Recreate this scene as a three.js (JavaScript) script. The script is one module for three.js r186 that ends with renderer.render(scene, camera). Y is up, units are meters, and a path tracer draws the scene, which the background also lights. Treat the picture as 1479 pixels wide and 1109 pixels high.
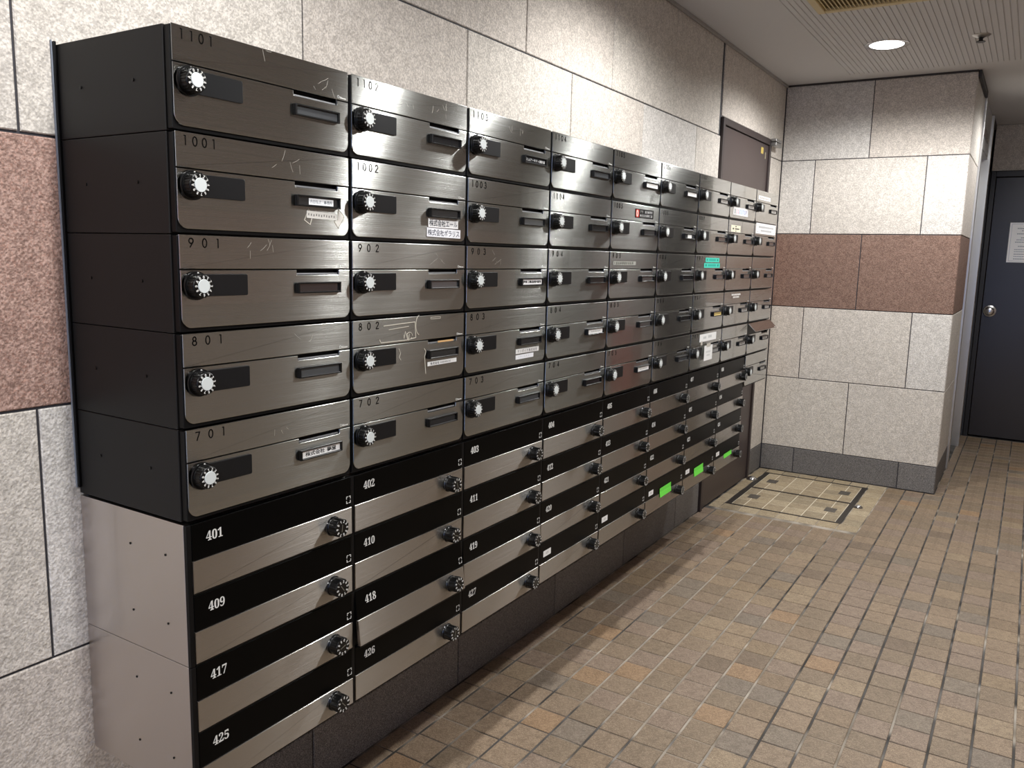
import * as THREE from 'three';
import { RoundedBoxGeometry } from 'three/addons/geometries/RoundedBoxGeometry.js';
import { mergeGeometries } from 'three/addons/utils/BufferGeometryUtils.js';
import { TextGeometry } from 'three/addons/geometries/TextGeometry.js';
import { FontLoader } from 'three/addons/loaders/FontLoader.js';

// ------------------------------------------------------------------ camera, sky, exposure, lamps
const scene = new THREE.Scene();
const camera = new THREE.PerspectiveCamera(50.04, 1479 / 1109, 0.05, 60);
camera.position.set(-0.7591, 1.275, 1.3352);
camera.rotation.set(THREE.MathUtils.degToRad(-8.866), THREE.MathUtils.degToRad(-58.0206), THREE.MathUtils.degToRad(1.4123), 'YXZ');
scene.background = new THREE.Color(0.6, 0.75, 1.25).multiplyScalar(2.4);   // daylight outside the glazed entrance behind the camera
const renderer = new THREE.WebGLRenderer({ antialias: true });
renderer.toneMapping = THREE.LinearToneMapping;
renderer.toneMappingExposure = 1.0;
renderer.shadowMap.enabled = true;
const CEIL = 2.294, FAR = 6.32, BACK = -2.6, RIGHT = 2.62, END = 4.336, PILLAR = 0.983;
const LAMP_COLOR = new THREE.Color(1, 0.992, 0.98), LAMP_POWER = 3.9;
const LAMPS = [[3.57, 0.645], [1.8, 0.62], [0.03, 0.62], [-1.74, 0.62], [4.88, 1.39], [3.6, 1.39], [1.87, 1.39], [0.08, 1.39], [-1.7, 1.39]];

// ------------------------------------------------------------------ helpers
let seed = 20240611;
const rnd = () => { seed = (Math.imul(seed, 1664525) + 1013904223) >>> 0; return seed / 4294967296; };
const rr = (a, b) => a + (b - a) * rnd();
const names = new Map();
const numbered = (n) => { const k = names.get(n) ?? 0; names.set(n, k + 1); return k ? n + '_' + String(k).padStart(3, '0') : n; };
function tag(o, label, category, group) { o.userData.label = label; if (category) o.userData.category = category; if (group) o.userData.group = group; return o; }
function thing(name, label, category, [x, y, z] = [0, 0, 0], group) {
  const o = new THREE.Group(); o.name = numbered(name); o.position.set(x, y, z); scene.add(o); return tag(o, label, category, group);
}
function mesh(name, geo, m, parent, [x, y, z] = [0, 0, 0]) {
  const o = new THREE.Mesh(geo, m); o.name = name; o.position.set(x, y, z); o.castShadow = o.receiveShadow = true; parent.add(o); return o;
}
function struct(name, geo, m, pos) {
  const o = geo ? new THREE.Mesh(geo, m) : new THREE.Group(); o.name = name; if (pos) o.position.set(...pos);
  o.castShadow = o.receiveShadow = true; o.userData.kind = 'structure'; scene.add(o); return o;
}
// block with chamfered front edges: x 0..w, y 0..h, z -d..0, uv in metres
function slab(w, h, d, c = 0.002, uo = 0, vo = 0) {
  const P = [], N = [], U = [], I = [];
  const quad = (a, b, cc, dd, n) => { const s = P.length / 3; for (const p of [a, b, cc, dd]) { P.push(...p); N.push(...n); U.push(p[0] + uo + p[2] * 0.7, p[1] + vo + p[2] * 0.7); } I.push(s, s + 1, s + 2, s, s + 2, s + 3); };
  const f = [[c, c, 0], [w - c, c, 0], [w - c, h - c, 0], [c, h - c, 0]], m = [[0, 0, -c], [w, 0, -c], [w, h, -c], [0, h, -c]], b = [[0, 0, -d], [w, 0, -d], [w, h, -d], [0, h, -d]], k = Math.SQRT1_2;
  const dir = [[0, -1], [1, 0], [0, 1], [-1, 0]];
  quad(...f, [0, 0, 1]);
  for (let i = 0; i < 4; i++) {
    const j = (i + 1) % 4, [nx, ny] = dir[i];
    quad(m[i], m[j], f[j], f[i], [nx * k, ny * k, k]);
    quad(b[i], b[j], m[j], m[i], [nx, ny, 0]);
  }
  quad(b[1], b[0], b[3], b[2], [0, 0, -1]);
  const g = new THREE.BufferGeometry();
  g.setAttribute('position', new THREE.Float32BufferAttribute(P, 3)); g.setAttribute('normal', new THREE.Float32BufferAttribute(N, 3)); g.setAttribute('uv', new THREE.Float32BufferAttribute(U, 2)); g.setIndex(I);
  return g;
}
const box = (w, h, d, x = 0, y = 0, z = 0) => new THREE.BoxGeometry(w, h, d).translate(x, y, z);
const rbox = (w, h, d, r, x = 0, y = 0, z = 0) => new RoundedBoxGeometry(w, h, d, 2, r).translate(x, y, z);
const span = (x0, x1, y0, y1, z0, z1, r = 0) => (r ? new RoundedBoxGeometry(x1 - x0, y1 - y0, z1 - z0, 2, r) : new THREE.BoxGeometry(x1 - x0, y1 - y0, z1 - z0)).translate((x0 + x1) / 2, (y0 + y1) / 2, (z0 + z1) / 2);
const merge = (list) => mergeGeometries(list.map((g) => { const q = g.index ? g.toNonIndexed() : g.clone(); for (const k of Object.keys(q.attributes)) if (!['position', 'normal', 'uv'].includes(k)) q.deleteAttribute(k); return q; }));
function plate(shape, z0, z1, bev = 0.0008, seg = 2, curve = 8) {   // rounded sheet whose front is at z1
  const g = new THREE.ExtrudeGeometry(shape, { depth: z1 - z0 - 2 * bev, bevelThickness: bev, bevelSize: bev, bevelOffset: -bev, bevelSegments: seg, curveSegments: curve });
  return g.translate(0, 0, z0 + bev);
}
function roundRect(x0, y0, x1, y1, [a, b, c, d]) {   // radii: bottom left, bottom right, top right, top left
  const s = new THREE.Shape();
  s.moveTo(x0 + a, y0); s.lineTo(x1 - b, y0); if (b) s.absarc(x1 - b, y0 + b, b, -Math.PI / 2, 0, false);
  s.lineTo(x1, y1 - c); if (c) s.absarc(x1 - c, y1 - c, c, 0, Math.PI / 2, false);
  s.lineTo(x0 + d, y1); if (d) s.absarc(x0 + d, y1 - d, d, Math.PI / 2, Math.PI, false);
  s.lineTo(x0, y0 + a); if (a) s.absarc(x0 + a, y0 + a, a, Math.PI, 1.5 * Math.PI, false);
  return s;
}
// flat stroke of even width along a polyline, with thickness t
function ribbon(pts, w, t = 0.0003) {
  const out = [];
  for (let i = 0; i + 1 < pts.length; i++) {
    const [x0, y0] = pts[i], [x1, y1] = pts[i + 1], L = Math.hypot(x1 - x0, y1 - y0);
    if (L < 1e-7) continue;
    out.push(new THREE.BoxGeometry(L + w * 0.7, w, t).rotateZ(Math.atan2(y1 - y0, x1 - x0)).translate((x0 + x1) / 2, (y0 + y1) / 2, t / 2));
  }
  return out;
}

// ------------------------------------------------------------------ computed textures
function lattice(n) { const a = new Float32Array(n * n); for (let i = 0; i < a.length; i++) a[i] = rnd(); return { n, a }; }
function sample({ n, a }, u, v) {
  const x = u * n, y = v * n, ix = Math.floor(x), iy = Math.floor(y), fx = x - ix, fy = y - iy, s = fx * fx * (3 - 2 * fx), t = fy * fy * (3 - 2 * fy);
  const x0 = ((ix % n) + n) % n, x1 = (x0 + 1) % n, y0 = ((iy % n) + n) % n, y1 = (y0 + 1) % n;
  return (a[y0 * n + x0] * (1 - s) + a[y0 * n + x1] * s) * (1 - t) + (a[y1 * n + x0] * (1 - s) + a[y1 * n + x1] * s) * t;
}
function tex(S, metres, srgb, fn) {
  const d = new Uint8Array(S * S * 4);
  for (let j = 0; j < S; j++) for (let i = 0; i < S; i++) { const c = fn(i / S, j / S), o = (j * S + i) * 4; for (let k = 0; k < 3; k++) d[o + k] = Math.max(0, Math.min(255, Math.round(c[k]))); d[o + 3] = 255; }
  const t = new THREE.DataTexture(d, S, S); t.wrapS = t.wrapT = THREE.RepeatWrapping; t.magFilter = THREE.LinearFilter; t.minFilter = THREE.LinearMipmapLinearFilter; t.generateMipmaps = true;
  if (srgb) t.colorSpace = THREE.SRGBColorSpace;
  t.repeat.set(1 / metres, 1 / metres); t.needsUpdate = true; return t;
}
const sm = (a, b, x) => { const t = Math.max(0, Math.min(1, (x - a) / (b - a))); return t * t * (3 - 2 * t); };
const lerp3 = (a, b, t) => [0, 1, 2].map((k) => a[k] + (b[k] - a[k]) * t);
const LA = lattice(170), LB = lattice(290), LC = lattice(460), LD = lattice(40), LF = lattice(380);
// flamed granite: blotches of 4 to 8 mm over a fine grain
const graniteV = (u, v) => sm(0.3, 0.7, 0.5 * sample(LA, u, v) + 0.34 * sample(LB, u, v) + 0.16 * sample(LC, u, v)) * 0.8 + 0.2 * sample(LF, u, v);
const stoneTex = tex(1024, 0.62, true, (u, v) => { const g = graniteV(u, v), p = (sample(LD, u, v) - 0.5) * 16 + (sample(LC, v, u) - 0.5) * 14; return lerp3([180, 176, 171], [221, 217, 211], g).map((c) => c + p); });
const stoneBump = tex(1024, 0.62, false, (u, v) => { const h = (0.55 * sample(LA, u + 0.3, v) + 0.3 * sample(LB, v, u) + 0.15 * sample(LC, u, v)) * 255; return [h, h, h]; });
const redTex = tex(1024, 0.62, true, (u, v) => { const g = graniteV(v, u), p = (sample(LD, v, u) - 0.5) * 16 + (sample(LC, u, v) - 0.5) * 26, k = sm(0.62, 0.86, sample(LB, u + 0.5, v)); return lerp3(lerp3([136, 112, 103], [190, 163, 153], g), [178, 128, 112], k * 0.3).map((c) => c + p); });
const darkTex = tex(512, 0.31, true, (u, v) => { const g = 0.6 * sample(LB, u, v) + 0.4 * sample(LF, u, v), f = sm(0.8, 0.94, sample(LF, v, u)), p = (sample(LC, u, v) - 0.5) * 34; return lerp3(lerp3([66, 64, 63], [146, 142, 139], sm(0.2, 0.8, g)), [206, 203, 198], f * 0.9).map((c) => c + p); });
const T1 = lattice(60), T2 = lattice(120), T3 = lattice(14), T4 = lattice(200);
const tileTex = tex(512, 0.3, true, (u, v) => { const g = 0.45 * sample(T1, u, v) + 0.3 * sample(T3, u, v) + 0.25 * sample(T4, u, v), f = sm(0.66, 0.82, sample(T4, v + 0.37, u)), p = (sample(T4, v, u) - 0.5) * 44; return lerp3(lerp3([176, 166, 156], [240, 233, 224], g), [255, 252, 240], f * 0.8).map((c) => c + p); });
const tileBump = tex(512, 0.3, false, (u, v) => { const h = (0.5 * sample(T1, u, v) + 0.3 * sample(T2, v, u) + 0.2 * sample(T3, v, u)) * 255; return [h, h, h]; });
const lattice20 = lattice(40), G1 = lattice(9), G2 = lattice(70);
const groutTex = tex(512, 3.2, true, (u, v) => { const k = sm(0.40, 0.62, 0.55 * sample(G1, u, v) + 0.45 * sample(lattice20, u, v) + (v * 3.2 < 0.8 || v > 0.9 ? 0.16 : -0.2)), p = (sample(G2, u, v) - 0.5) * 60; return lerp3([72, 69, 66], [150, 141, 128], k).map((c) => c + p); });
const grain = (() => {   // brushed grain running along u: every fine line leans a little up or down
  const W = 128, H = 1024, d = new Uint8Array(W * H * 4), lean = [], N1 = lattice(64);
  for (let j = 0; j < H; j++) lean.push((rnd() + rnd() + rnd() - 1.5) * 0.62);
  for (let j = 0; j < H; j++) for (let i = 0; i < W; i++) { const y = lean[j] + (sample(N1, i / W, j / H) - 0.5) * 0.05, l = Math.hypot(y, 1), o = (j * W + i) * 4; d[o] = 128; d[o + 1] = Math.round(127.5 + 127.5 * y / l); d[o + 2] = Math.round(127.5 + 127.5 / l); d[o + 3] = 255; }
  const t = new THREE.DataTexture(d, W, H); t.wrapS = t.wrapT = THREE.RepeatWrapping; t.magFilter = THREE.LinearFilter; t.repeat.set(1 / 0.18, 1 / 0.037); t.needsUpdate = true; return t;
})();

// ------------------------------------------------------------------ materials
const std = (hex, roughness, metalness = 0, more = {}) => new THREE.MeshStandardMaterial({ color: hex, roughness, metalness, ...more });
const phy = (hex, roughness, metalness = 0, more = {}) => new THREE.MeshPhysicalMaterial({ color: hex, roughness, metalness, ...more });
const stoneM = ['#ffffff', '#fbf8f4', '#f8f3ee', '#fdfaf5'].map((c) => std(c, 0.85, 0, { map: stoneTex, bumpMap: stoneBump, bumpScale: 0.0013 }));
const taupeM = ['#a09b97', '#999592'].map((c) => std(c, 0.8, 0, { map: stoneTex, bumpMap: stoneBump, bumpScale: 0.001 }));
const redM = ['#f6efea', '#c2bab1'].map((c) => std(c, 0.8, 0, { map: redTex, bumpMap: stoneBump, bumpScale: 0.0018 }));
const darkM = [std('#ffffff', 0.6, 0, { map: darkTex, bumpMap: stoneBump, bumpScale: 0.0004 }), std('#ededee', 0.6, 0, { map: darkTex, bumpMap: stoneBump, bumpScale: 0.0004 })];
const jointM = std('#34343a', 0.7);
const steelM = phy('#acaeaa', 0.205, 1, { anisotropy: 1, anisotropyRotation: Math.PI / 2, normalMap: grain, normalScale: new THREE.Vector2(0.47, 0.47), clearcoat: 0.8, clearcoatRoughness: 0.03 });
const collarM = std('#3a3a3b', 0.2, 0.8);
const stripM = phy('#b3b0ab', 0.27, 1, { anisotropy: 1, anisotropyRotation: Math.PI / 2, normalMap: grain, normalScale: new THREE.Vector2(0.6, 0.6), clearcoat: 0.4, clearcoatRoughness: 0.08 });
const sideSteelM = phy('#cbc4c1', 0.34, 1, { anisotropy: 0.7, anisotropyRotation: Math.PI / 2, clearcoat: 0.3, clearcoatRoughness: 0.05 });
const jambM = phy('#dcdcdb', 0.36, 1, { anisotropy: 0.5 });
const bodyM = phy('#1b1a1a', 0.45, 0, { specularIntensity: 0.4 });
const shellM = phy('#0c0c0d', 0.4, 0, { specularIntensity: 0.35 });
const blackM = phy('#0a0a0b', 0.33, 0, { specularIntensity: 0.6 });
const lockM = phy('#0f1012', 0.36, 0, { specularIntensity: 0.7 });
const dialM = phy('#090909', 0.3, 0, { specularIntensity: 0.7 });
const glossM = phy('#040404', 0.3, 0, { specularIntensity: 0.15 });
const inkM = phy('#070605', 0.8, 0, { specularIntensity: 0.15 });
const whiteM = std('#ccd2d1', 0.45);
const printM = std('#d6d6d2', 0.5);
const markM = std('#d9d9d4', 0.4);
const chromeM = std('#d6d6d6', 0.16, 1);
const ledgeM = std('#8c8d90', 0.4, 0.3);
const holeM = std('#080808', 0.8);
const windowM = phy('#4a4c4e', 0.12, 0, { clearcoat: 1, clearcoatRoughness: 0.05 });
const windowDarkM = phy('#232325', 0.12, 0, { clearcoat: 1, clearcoatRoughness: 0.05 });
const ceilM = std('#cfcfcf', 0.8);
const trimM = std('#9b9894', 0.5, 0.2);
const darkTrimM = std('#2e2a29', 0.55);
const doorM = std('#453a38', 0.42, 0.1);
const doorFrameM = std('#3a3130', 0.45, 0.1);
const farDoorM = std('#2b2728', 0.27, 0.05);
const tileTones = ['#85786b', '#8a7c6e', '#807467', '#867970', '#7b736c', '#8d7f6f', '#927d68', '#7d756d', '#877968', '#776b60', '#8f8272', '#827465'];
const tileShade = (c) => new THREE.Color(c).multiply(new THREE.Color(1.46, 1.46, 1.40));
const tileM = tileTones.map((c) => std(tileShade(c), 0.62, 0, { map: tileTex, bumpMap: tileBump, bumpScale: 0.0006 }));
const beigeM = ['#c4b89e', '#bdb199', '#cbc0a8', '#b3a993'].map((c) => std(c, 0.6, 0, { map: tileTex, bumpMap: tileBump, bumpScale: 0.0004 }));
const groutM = std('#ffffff', 0.9, 0, { map: groutTex });
const hatchM = std('#45413d', 0.45, 0.6);
const greenM = std('#6ee04a', 0.7);
const paperM = std('#f3f3f1', 0.8);

// ------------------------------------------------------------------ room shell
const ROWS = [[0.155, 0.585], [0.585, 1.0135], [1.0135, 1.443], [1.443, 1.866], [1.866, CEIL]], GAP = 0.0045;
// clad one plane with panels; 'place' turns (along, height) into the mesh transform
function clad(wall, a0, a1, shift, place, holes = [], light = stoneM, red = redM[0]) {
  const courses = [[0, 0.155, 0], ...ROWS.map((r, i) => [...r, i + 1])];
  for (const [y0, y1, i] of courses) {
    const odd = i === 0 ? 0 : i % 2;   // staggered by half a panel
    const off = i === 0 ? shift[2] : shift[odd], cuts = [a0];
    for (let k = -20; k < 40; k++) { const c = off + 0.588 * k; if (c > a0 + 0.02 && c < a1 - 0.02) cuts.push(c); }
    for (const h of holes) if (y0 < h[3] && y1 > h[2]) cuts.push(h[0], h[1]);
    cuts.push(a1); cuts.sort((p, q) => p - q);
    for (let k = 0; k + 1 < cuts.length; k++) {
      let p = cuts[k], q = cuts[k + 1], lo = y0, hi = y1;
      if (q - p < 0.03) continue;
      for (const h of holes) if ((p + q) / 2 > h[0] && (p + q) / 2 < h[1]) { if (h[3] >= hi - 0.01 && h[2] <= lo + 0.01) hi = lo; else if (h[3] > lo && h[2] <= lo) lo = h[3]; else if (h[2] < hi && h[2] > lo) hi = h[2]; }
      if (hi - lo < 0.02) continue;
      const m = i === 0 ? darkM : i === 3 ? [red] : light;
      const o = mesh(i === 0 ? 'granite_skirting' : i === 3 ? 'red_stone_panel' : 'stone_panel', slab(q - p - GAP, hi - lo - GAP, 0.02, 0.0018, rr(0, 5), rr(0, 5)), m[Math.floor(rnd() * m.length)], wall);
      place(o, p + GAP / 2, lo + GAP / 2);
    }
  }
}
const wallLeft = struct('wall_left', span(BACK, END + 0.02, 0, CEIL, -0.16, -0.004), jointM);
clad(wallLeft, BACK, END - 0.002, [-0.0605, 0.237, -0.0605], (o, a, y) => o.position.set(a, y, 0), [[3.205, 4.062, -0.1, 1.957]]);
const wallEnd = struct('wall_end', span(END + 0.004, END + 0.15, 0, CEIL, -0.16, PILLAR - 0.004), jointM);
clad(wallEnd, 0.002, PILLAR, [-0.395, -0.107, -0.389], (o, a, y) => { o.rotation.y = -Math.PI / 2; o.position.set(END, y, a); }, [], stoneM, redM[1]);
// side of the lift shaft
const ELEV = [5.035, 5.885, 2.0];
const wallSide = struct('wall_lift', merge([span(END + 0.15, ELEV[0] + 0.03, 0, CEIL, 0.7, PILLAR - 0.004), span(ELEV[1], FAR, 0, CEIL, 0.7, PILLAR - 0.004), span(ELEV[0], ELEV[1], 2.29, CEIL, 0.7, PILLAR - 0.01)]), jointM);
clad(wallSide, END + 0.002, ELEV[0] - 0.004, [4.9, 4.75, 4.8], (o, a, y) => o.position.set(a, y, PILLAR), [], stoneM, redM[1]);
clad(wallSide, ELEV[1] + 0.004, FAR - 0.002, [5.3, 5.45, 5.3], (o, a, y) => o.position.set(a, y, PILLAR), [], stoneM, redM[1]);
const wallFar = struct('wall_far', merge([span(FAR + 0.004, FAR + 0.15, 1.965, CEIL, 0.7, RIGHT + 0.1), span(FAR + 0.004, FAR + 0.15, 0, CEIL, 0.7, 0.995), span(FAR + 0.004, FAR + 0.15, 0, CEIL, 2.1, RIGHT + 0.1), span(FAR + 0.06, FAR + 0.15, 0, CEIL, 0.7, RIGHT)]), jointM);
clad(wallFar, 0.995, RIGHT, [1.2, 1.0, 1.2], (o, a, y) => { o.rotation.y = -Math.PI / 2; o.position.set(FAR, y, a); }, [[0.99, 2.1, -0.1, 1.967]]);
const wallRight = struct('wall_right', span(BACK - 0.15, FAR + 0.15, 0, CEIL, RIGHT + 0.004, RIGHT + 0.16), jointM);
clad(wallRight, -FAR, -BACK, [0.2, -0.1, 0.2], (o, a, y) => { o.rotation.y = Math.PI; o.position.set(-a, y, RIGHT); }, [], taupeM);
const wallBack = struct('wall_back', merge([span(BACK - 0.15, BACK - 0.004, 0, CEIL, -0.16, 0.67), span(BACK - 0.15, BACK - 0.004, 0, CEIL, 1.69, RIGHT), span(BACK - 0.15, BACK - 0.004, 2.1, CEIL, 0.67, 1.69)]), jointM);
clad(wallBack, -RIGHT, -0.002, [-0.3, -0.6, -0.3], (o, a, y) => { o.rotation.y = Math.PI / 2; o.position.set(BACK, y, -a); }, [[-1.69, -0.67, -0.1, 2.1]]);

// glazed entrance behind the camera
const entry = struct('door_2', merge([span(-0.04, 0.04, 0, 2.1, -0.51, -0.45, 0.006), span(-0.04, 0.04, 0, 2.1, 0.45, 0.51, 0.006), span(-0.04, 0.04, 2.04, 2.1, -0.45, 0.45, 0.006), span(-0.04, 0.04, 0, 0.08, -0.45, 0.45, 0.006)]), darkTrimM, [BACK - 0.07, 0, 1.18]);
const glassM = phy('#f4fbff', 0.02, 0, { transmission: 1, thickness: 0, ior: 1.5 });
mesh('glass_pane', span(-0.004, 0.004, 0.08, 2.04, -0.45, 0.45), glassM, entry);

// ceiling: plain slab, ribbed boards over the corridor
const ceiling = struct('ceiling', span(BACK - 0.15, FAR + 0.15, CEIL, CEIL + 0.15, -0.16, RIGHT + 0.16), ceilM);
{
  const prof = new THREE.Shape(), z0 = 0.36, z1 = RIGHT - 0.05, n = Math.floor((z1 - z0) / 0.024);
  prof.moveTo(z0, 0.002);
  for (let i = 0; i < n; i++) { const z = z0 + i * 0.024; prof.lineTo(z, -0.0035); prof.lineTo(z + 0.019, -0.0035); prof.lineTo(z + 0.0205, 0.0005); prof.lineTo(z + 0.0225, 0.0005); }
  prof.lineTo(z0 + n * 0.024, 0.002);
  const g = new THREE.ExtrudeGeometry(prof, { depth: 4.16 - BACK, bevelEnabled: false }).rotateY(-Math.PI / 2).translate(4.16, 0, 0);   // shape x becomes z
  mesh('ribbed_board', g, ceilM, ceiling, [0, CEIL - 0.002, 0]);
}
struct('trim_1', span(BACK, END - 0.012, CEIL - 0.014, CEIL - 0.0005, 0.001, 0.013, 0.002), trimM);
struct('trim_2', span(END - 0.010, END - 0.001, CEIL - 0.010, CEIL - 0.0005, 0.002, PILLAR), darkTrimM);
struct('trim_3', span(END, ELEV[0] - 0.06, CEIL - 0.036, CEIL - 0.0005, PILLAR + 0.001, PILLAR + 0.016, 0.002), darkTrimM);
struct('trim_4', span(ELEV[1] + 0.02, FAR - 0.01, CEIL - 0.036, CEIL - 0.0005, PILLAR + 0.001, PILLAR + 0.016, 0.002), darkTrimM);

// ------------------------------------------------------------------ floor
const floor = struct('floor', span(BACK - 0.15, FAR + 0.15, -0.2, -0.0022, -0.16, RIGHT + 0.16), groutM);
{ const p = floor.geometry.attributes.position, uv = floor.geometry.attributes.uv; for (let i = 0; i < p.count; i++) uv.setXY(i, p.getX(i), p.getZ(i)); }
{
  const PX = 0.0985, PZ = 0.097, X0 = 1.148, Z0 = 0.062, JX = 0.0046, JZ = 0.0065;
  camera.updateMatrixWorld(true); camera.updateProjectionMatrix();
  const v = new THREE.Vector3(), scr = (x, z) => { v.set(x, 0, z).project(camera); return [v.x, v.y, v.z]; };
  const variants = Array.from({ length: 8 }, () => slab(PX - JX, PZ - JZ, 0.012, 0.0012, rr(0, 3), rr(0, 3)).rotateX(-Math.PI / 2));   // lies from z = 0 backwards
  const cells = [], hatch = { x0: 3.352, x1: END, z0: 0, z1: 0.745 };
  for (let i = -45; X0 + i * PX < FAR; i++) for (let k = 0; Z0 + k * PZ < RIGHT - 0.02; k++) {
    const x = X0 + i * PX, z = Z0 + k * PZ, x1 = Math.min(x + PX, FAR), z1 = Math.min(z + PZ, RIGHT);
    if (x < BACK || x1 - x < 0.09 || z1 - z < 0.09) continue;
    if (x + PX > hatch.x0 + 0.03 && z + 0.03 < hatch.z1 && x < hatch.x1) continue;
    if (x + PX > END - 0.004 && z < PILLAR - 0.01) continue;
    const c = scr(x + PX / 2, z + PZ / 2), seen = c[2] < 1 && Math.abs(c[0]) < 1.03 && Math.abs(c[1]) < 1.03;
    const a = scr(x, z), b = scr(x + PX, z), d = scr(x, z + PZ);
    cells.push({ x, z, tone: rnd(), size: seen ? Math.abs((b[0] - a[0]) * (d[1] - a[1]) - (b[1] - a[1]) * (d[0] - a[0])) : 0 });
  }
  const pick = (t) => (t < 0.72 ? Math.floor(t / 0.72 * 4) : 4 + Math.floor((t - 0.72) / 0.28 * 8)) % 12;
  cells.sort((p, q) => q.size - p.size);
  cells.slice(0, 300).forEach((c) => mesh('floor_tile', variants[Math.floor(rnd() * 8)], tileM[pick(c.tone)], floor, [c.x + JX / 2, rr(-0.0004, 0.0004), c.z + PZ - JZ / 2]));
  const rest = cells.slice(300), inst = new THREE.InstancedMesh(variants[0], std('#ffffff', 0.62, 0, { map: tileTex, bumpMap: tileBump, bumpScale: 0.0006 }), rest.length);
  inst.name = 'floor_tiles'; inst.userData.kind = 'stuff'; inst.castShadow = inst.receiveShadow = true; floor.add(inst);
  rest.forEach((c, i) => { inst.setMatrixAt(i, new THREE.Matrix4().makeTranslation(c.x + JX / 2, rr(-0.0004, 0.0004), c.z + PZ - JZ / 2)); inst.setColorAt(i, tileShade(tileTones[pick(c.tone)])); });
  // cut tiles along the mailbox wall
  for (let x = BACK; x < 3.25; x += PX) if (x > -1.2) mesh('edging_tile', slab(PX - JX, 0.057, 0.012, 0.0012, rr(0, 3), rr(0, 3)).rotateX(-Math.PI / 2), tileM[Math.floor(rnd() * 4)], floor, [x + JX / 2, 0, 0.058]);
  const cut = (x0, x1, z0, z1) => mesh('edging_tile', slab(x1 - x0, z1 - z0, 0.012, 0.0012, rr(0, 3), rr(0, 3)).rotateX(-Math.PI / 2), tileM[Math.floor(rnd() * 4)], floor, [x0, 0, z1]);
  for (let x = X0 + 32 * PX; x < FAR - 0.02; x += PX) cut(Math.max(x, END + 0.002) + JX / 2, Math.min(x + PX, FAR) - JX / 2, PILLAR + 0.003, Z0 + 10 * PZ - JZ / 2);
  for (let k = 7; k < 10; k++) cut(X0 + 32 * PX + JX / 2, END - 0.006, Math.max(Z0 + k * PZ + JZ / 2, 0.748), Math.min(Z0 + (k + 1) * PZ, PILLAR + 0.046) - JZ / 2);
  for (let k = 10; k < 26; k++) cut(X0 + 52 * PX + JX / 2, FAR - 0.024, Z0 + k * PZ + JZ / 2, Z0 + (k + 1) * PZ - JZ / 2);
  // pale tiles round the floor hatch
  const pale = (x0, x1, z0, z1) => mesh('border_tile', slab(x1 - x0 - 0.004, z1 - z0 - 0.004, 0.012, 0.0012, rr(0, 3), rr(0, 3)).rotateX(-Math.PI / 2), beigeM[Math.floor(rnd() * 4)], floor, [x0 + 0.002, 0, z1 - 0.002]);
  for (let k = 0; k < 7; k++) { pale(3.352, 3.450, Z0 + k * PZ, Z0 + (k + 1) * PZ); pale(4.245, END - 0.006, Z0 + k * PZ, Z0 + (k + 1) * PZ); }
  for (let i = 0; i < 8; i++) { const x = 3.450 + i * 0.0994; pale(x, x + 0.0994, 0.652, Z0 + 7 * PZ); }
  for (let i = 0; i < 10; i++) { const x = 3.352 + i * 0.0978; pale(x, x + 0.0978, 0.004, Z0); }
}

// floor hatch let into the pale tiles
{
  const t = thing('floor_hatch', 'tiled double floor hatch in a dark metal frame in the corner of the floor', 'hatch', [3.452, 0, 0.066]);
  const W = 0.79, D = 0.583;
  mesh('frame', merge([span(0, W, -0.02, 0.0012, 0, 0.026, 0.001), span(0, W, -0.02, 0.0012, D - 0.026, D, 0.001), span(0, 0.012, -0.02, 0.0008, 0.026, D - 0.026), span(W - 0.012, W, -0.02, 0.0008, 0.026, D - 0.026), span(0.394, 0.41, -0.02, 0.001, 0.026, D - 0.026)]), hatchM, t);
  for (const [x0, x1] of [[0.015, 0.391], [0.413, W - 0.015]]) {
    const lid = mesh('lid', span(x0, x1, -0.014, -0.0007, 0.029, D - 0.029), std('#d8ceb8', 0.8), t);
    const cx = [x0, x0 + (x1 - x0) * 0.3, x0 + (x1 - x0) * 0.56, x0 + (x1 - x0) * 0.82, x1], cz = [0.029, 0.093, 0.19, 0.288, 0.388, 0.488, D - 0.029];
    for (let i = 0; i < 4; i++) for (let k = 0; k < 6; k++) mesh('hatch_tile', slab(cx[i + 1] - cx[i] - 0.003, cz[k + 1] - cz[k] - 0.004, 0.006, 0.0008, rr(0, 3), rr(0, 3)).rotateX(-Math.PI / 2), beigeM[Math.floor(rnd() * 4)], lid, [cx[i] + 0.0015, 0, cz[k + 1] - 0.002]);
    for (const z of [0.092, 0.493]) mesh('lifting_plate', merge([span(-0.04, 0.04, -0.001, 0.0008, -0.028, 0.028, 0.0004), span(-0.027, 0.027, 0, 0.002, -0.017, 0.017, 0.0008)]), std('#6c675f', 0.4, 0.5), lid, [(x0 + x1) / 2 + (x0 < 0.2 ? 0.01 : 0.0), 0, z]);
  }
}
function dome(label, x, z, r) {
  const t = thing('door_stop', label, 'door stop', [x, 0, z]);
  mesh('dome', new THREE.SphereGeometry(r, 24, 10, 0, Math.PI * 2, 0, Math.PI / 2).scale(1, 0.72, 1), chromeM, t);
  mesh('flange', new THREE.CylinderGeometry(r * 1.15, r * 1.2, 0.004, 28).translate(0, 0.002, 0), std('#77726a', 0.4, 0.7), t);
}
dome('small steel dome door stop beside the floor hatch', 3.80, 0.672, 0.02);
dome('steel dome door stop on the floor at the foot of the brown service door', 4.02, 0.045, 0.028);

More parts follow.
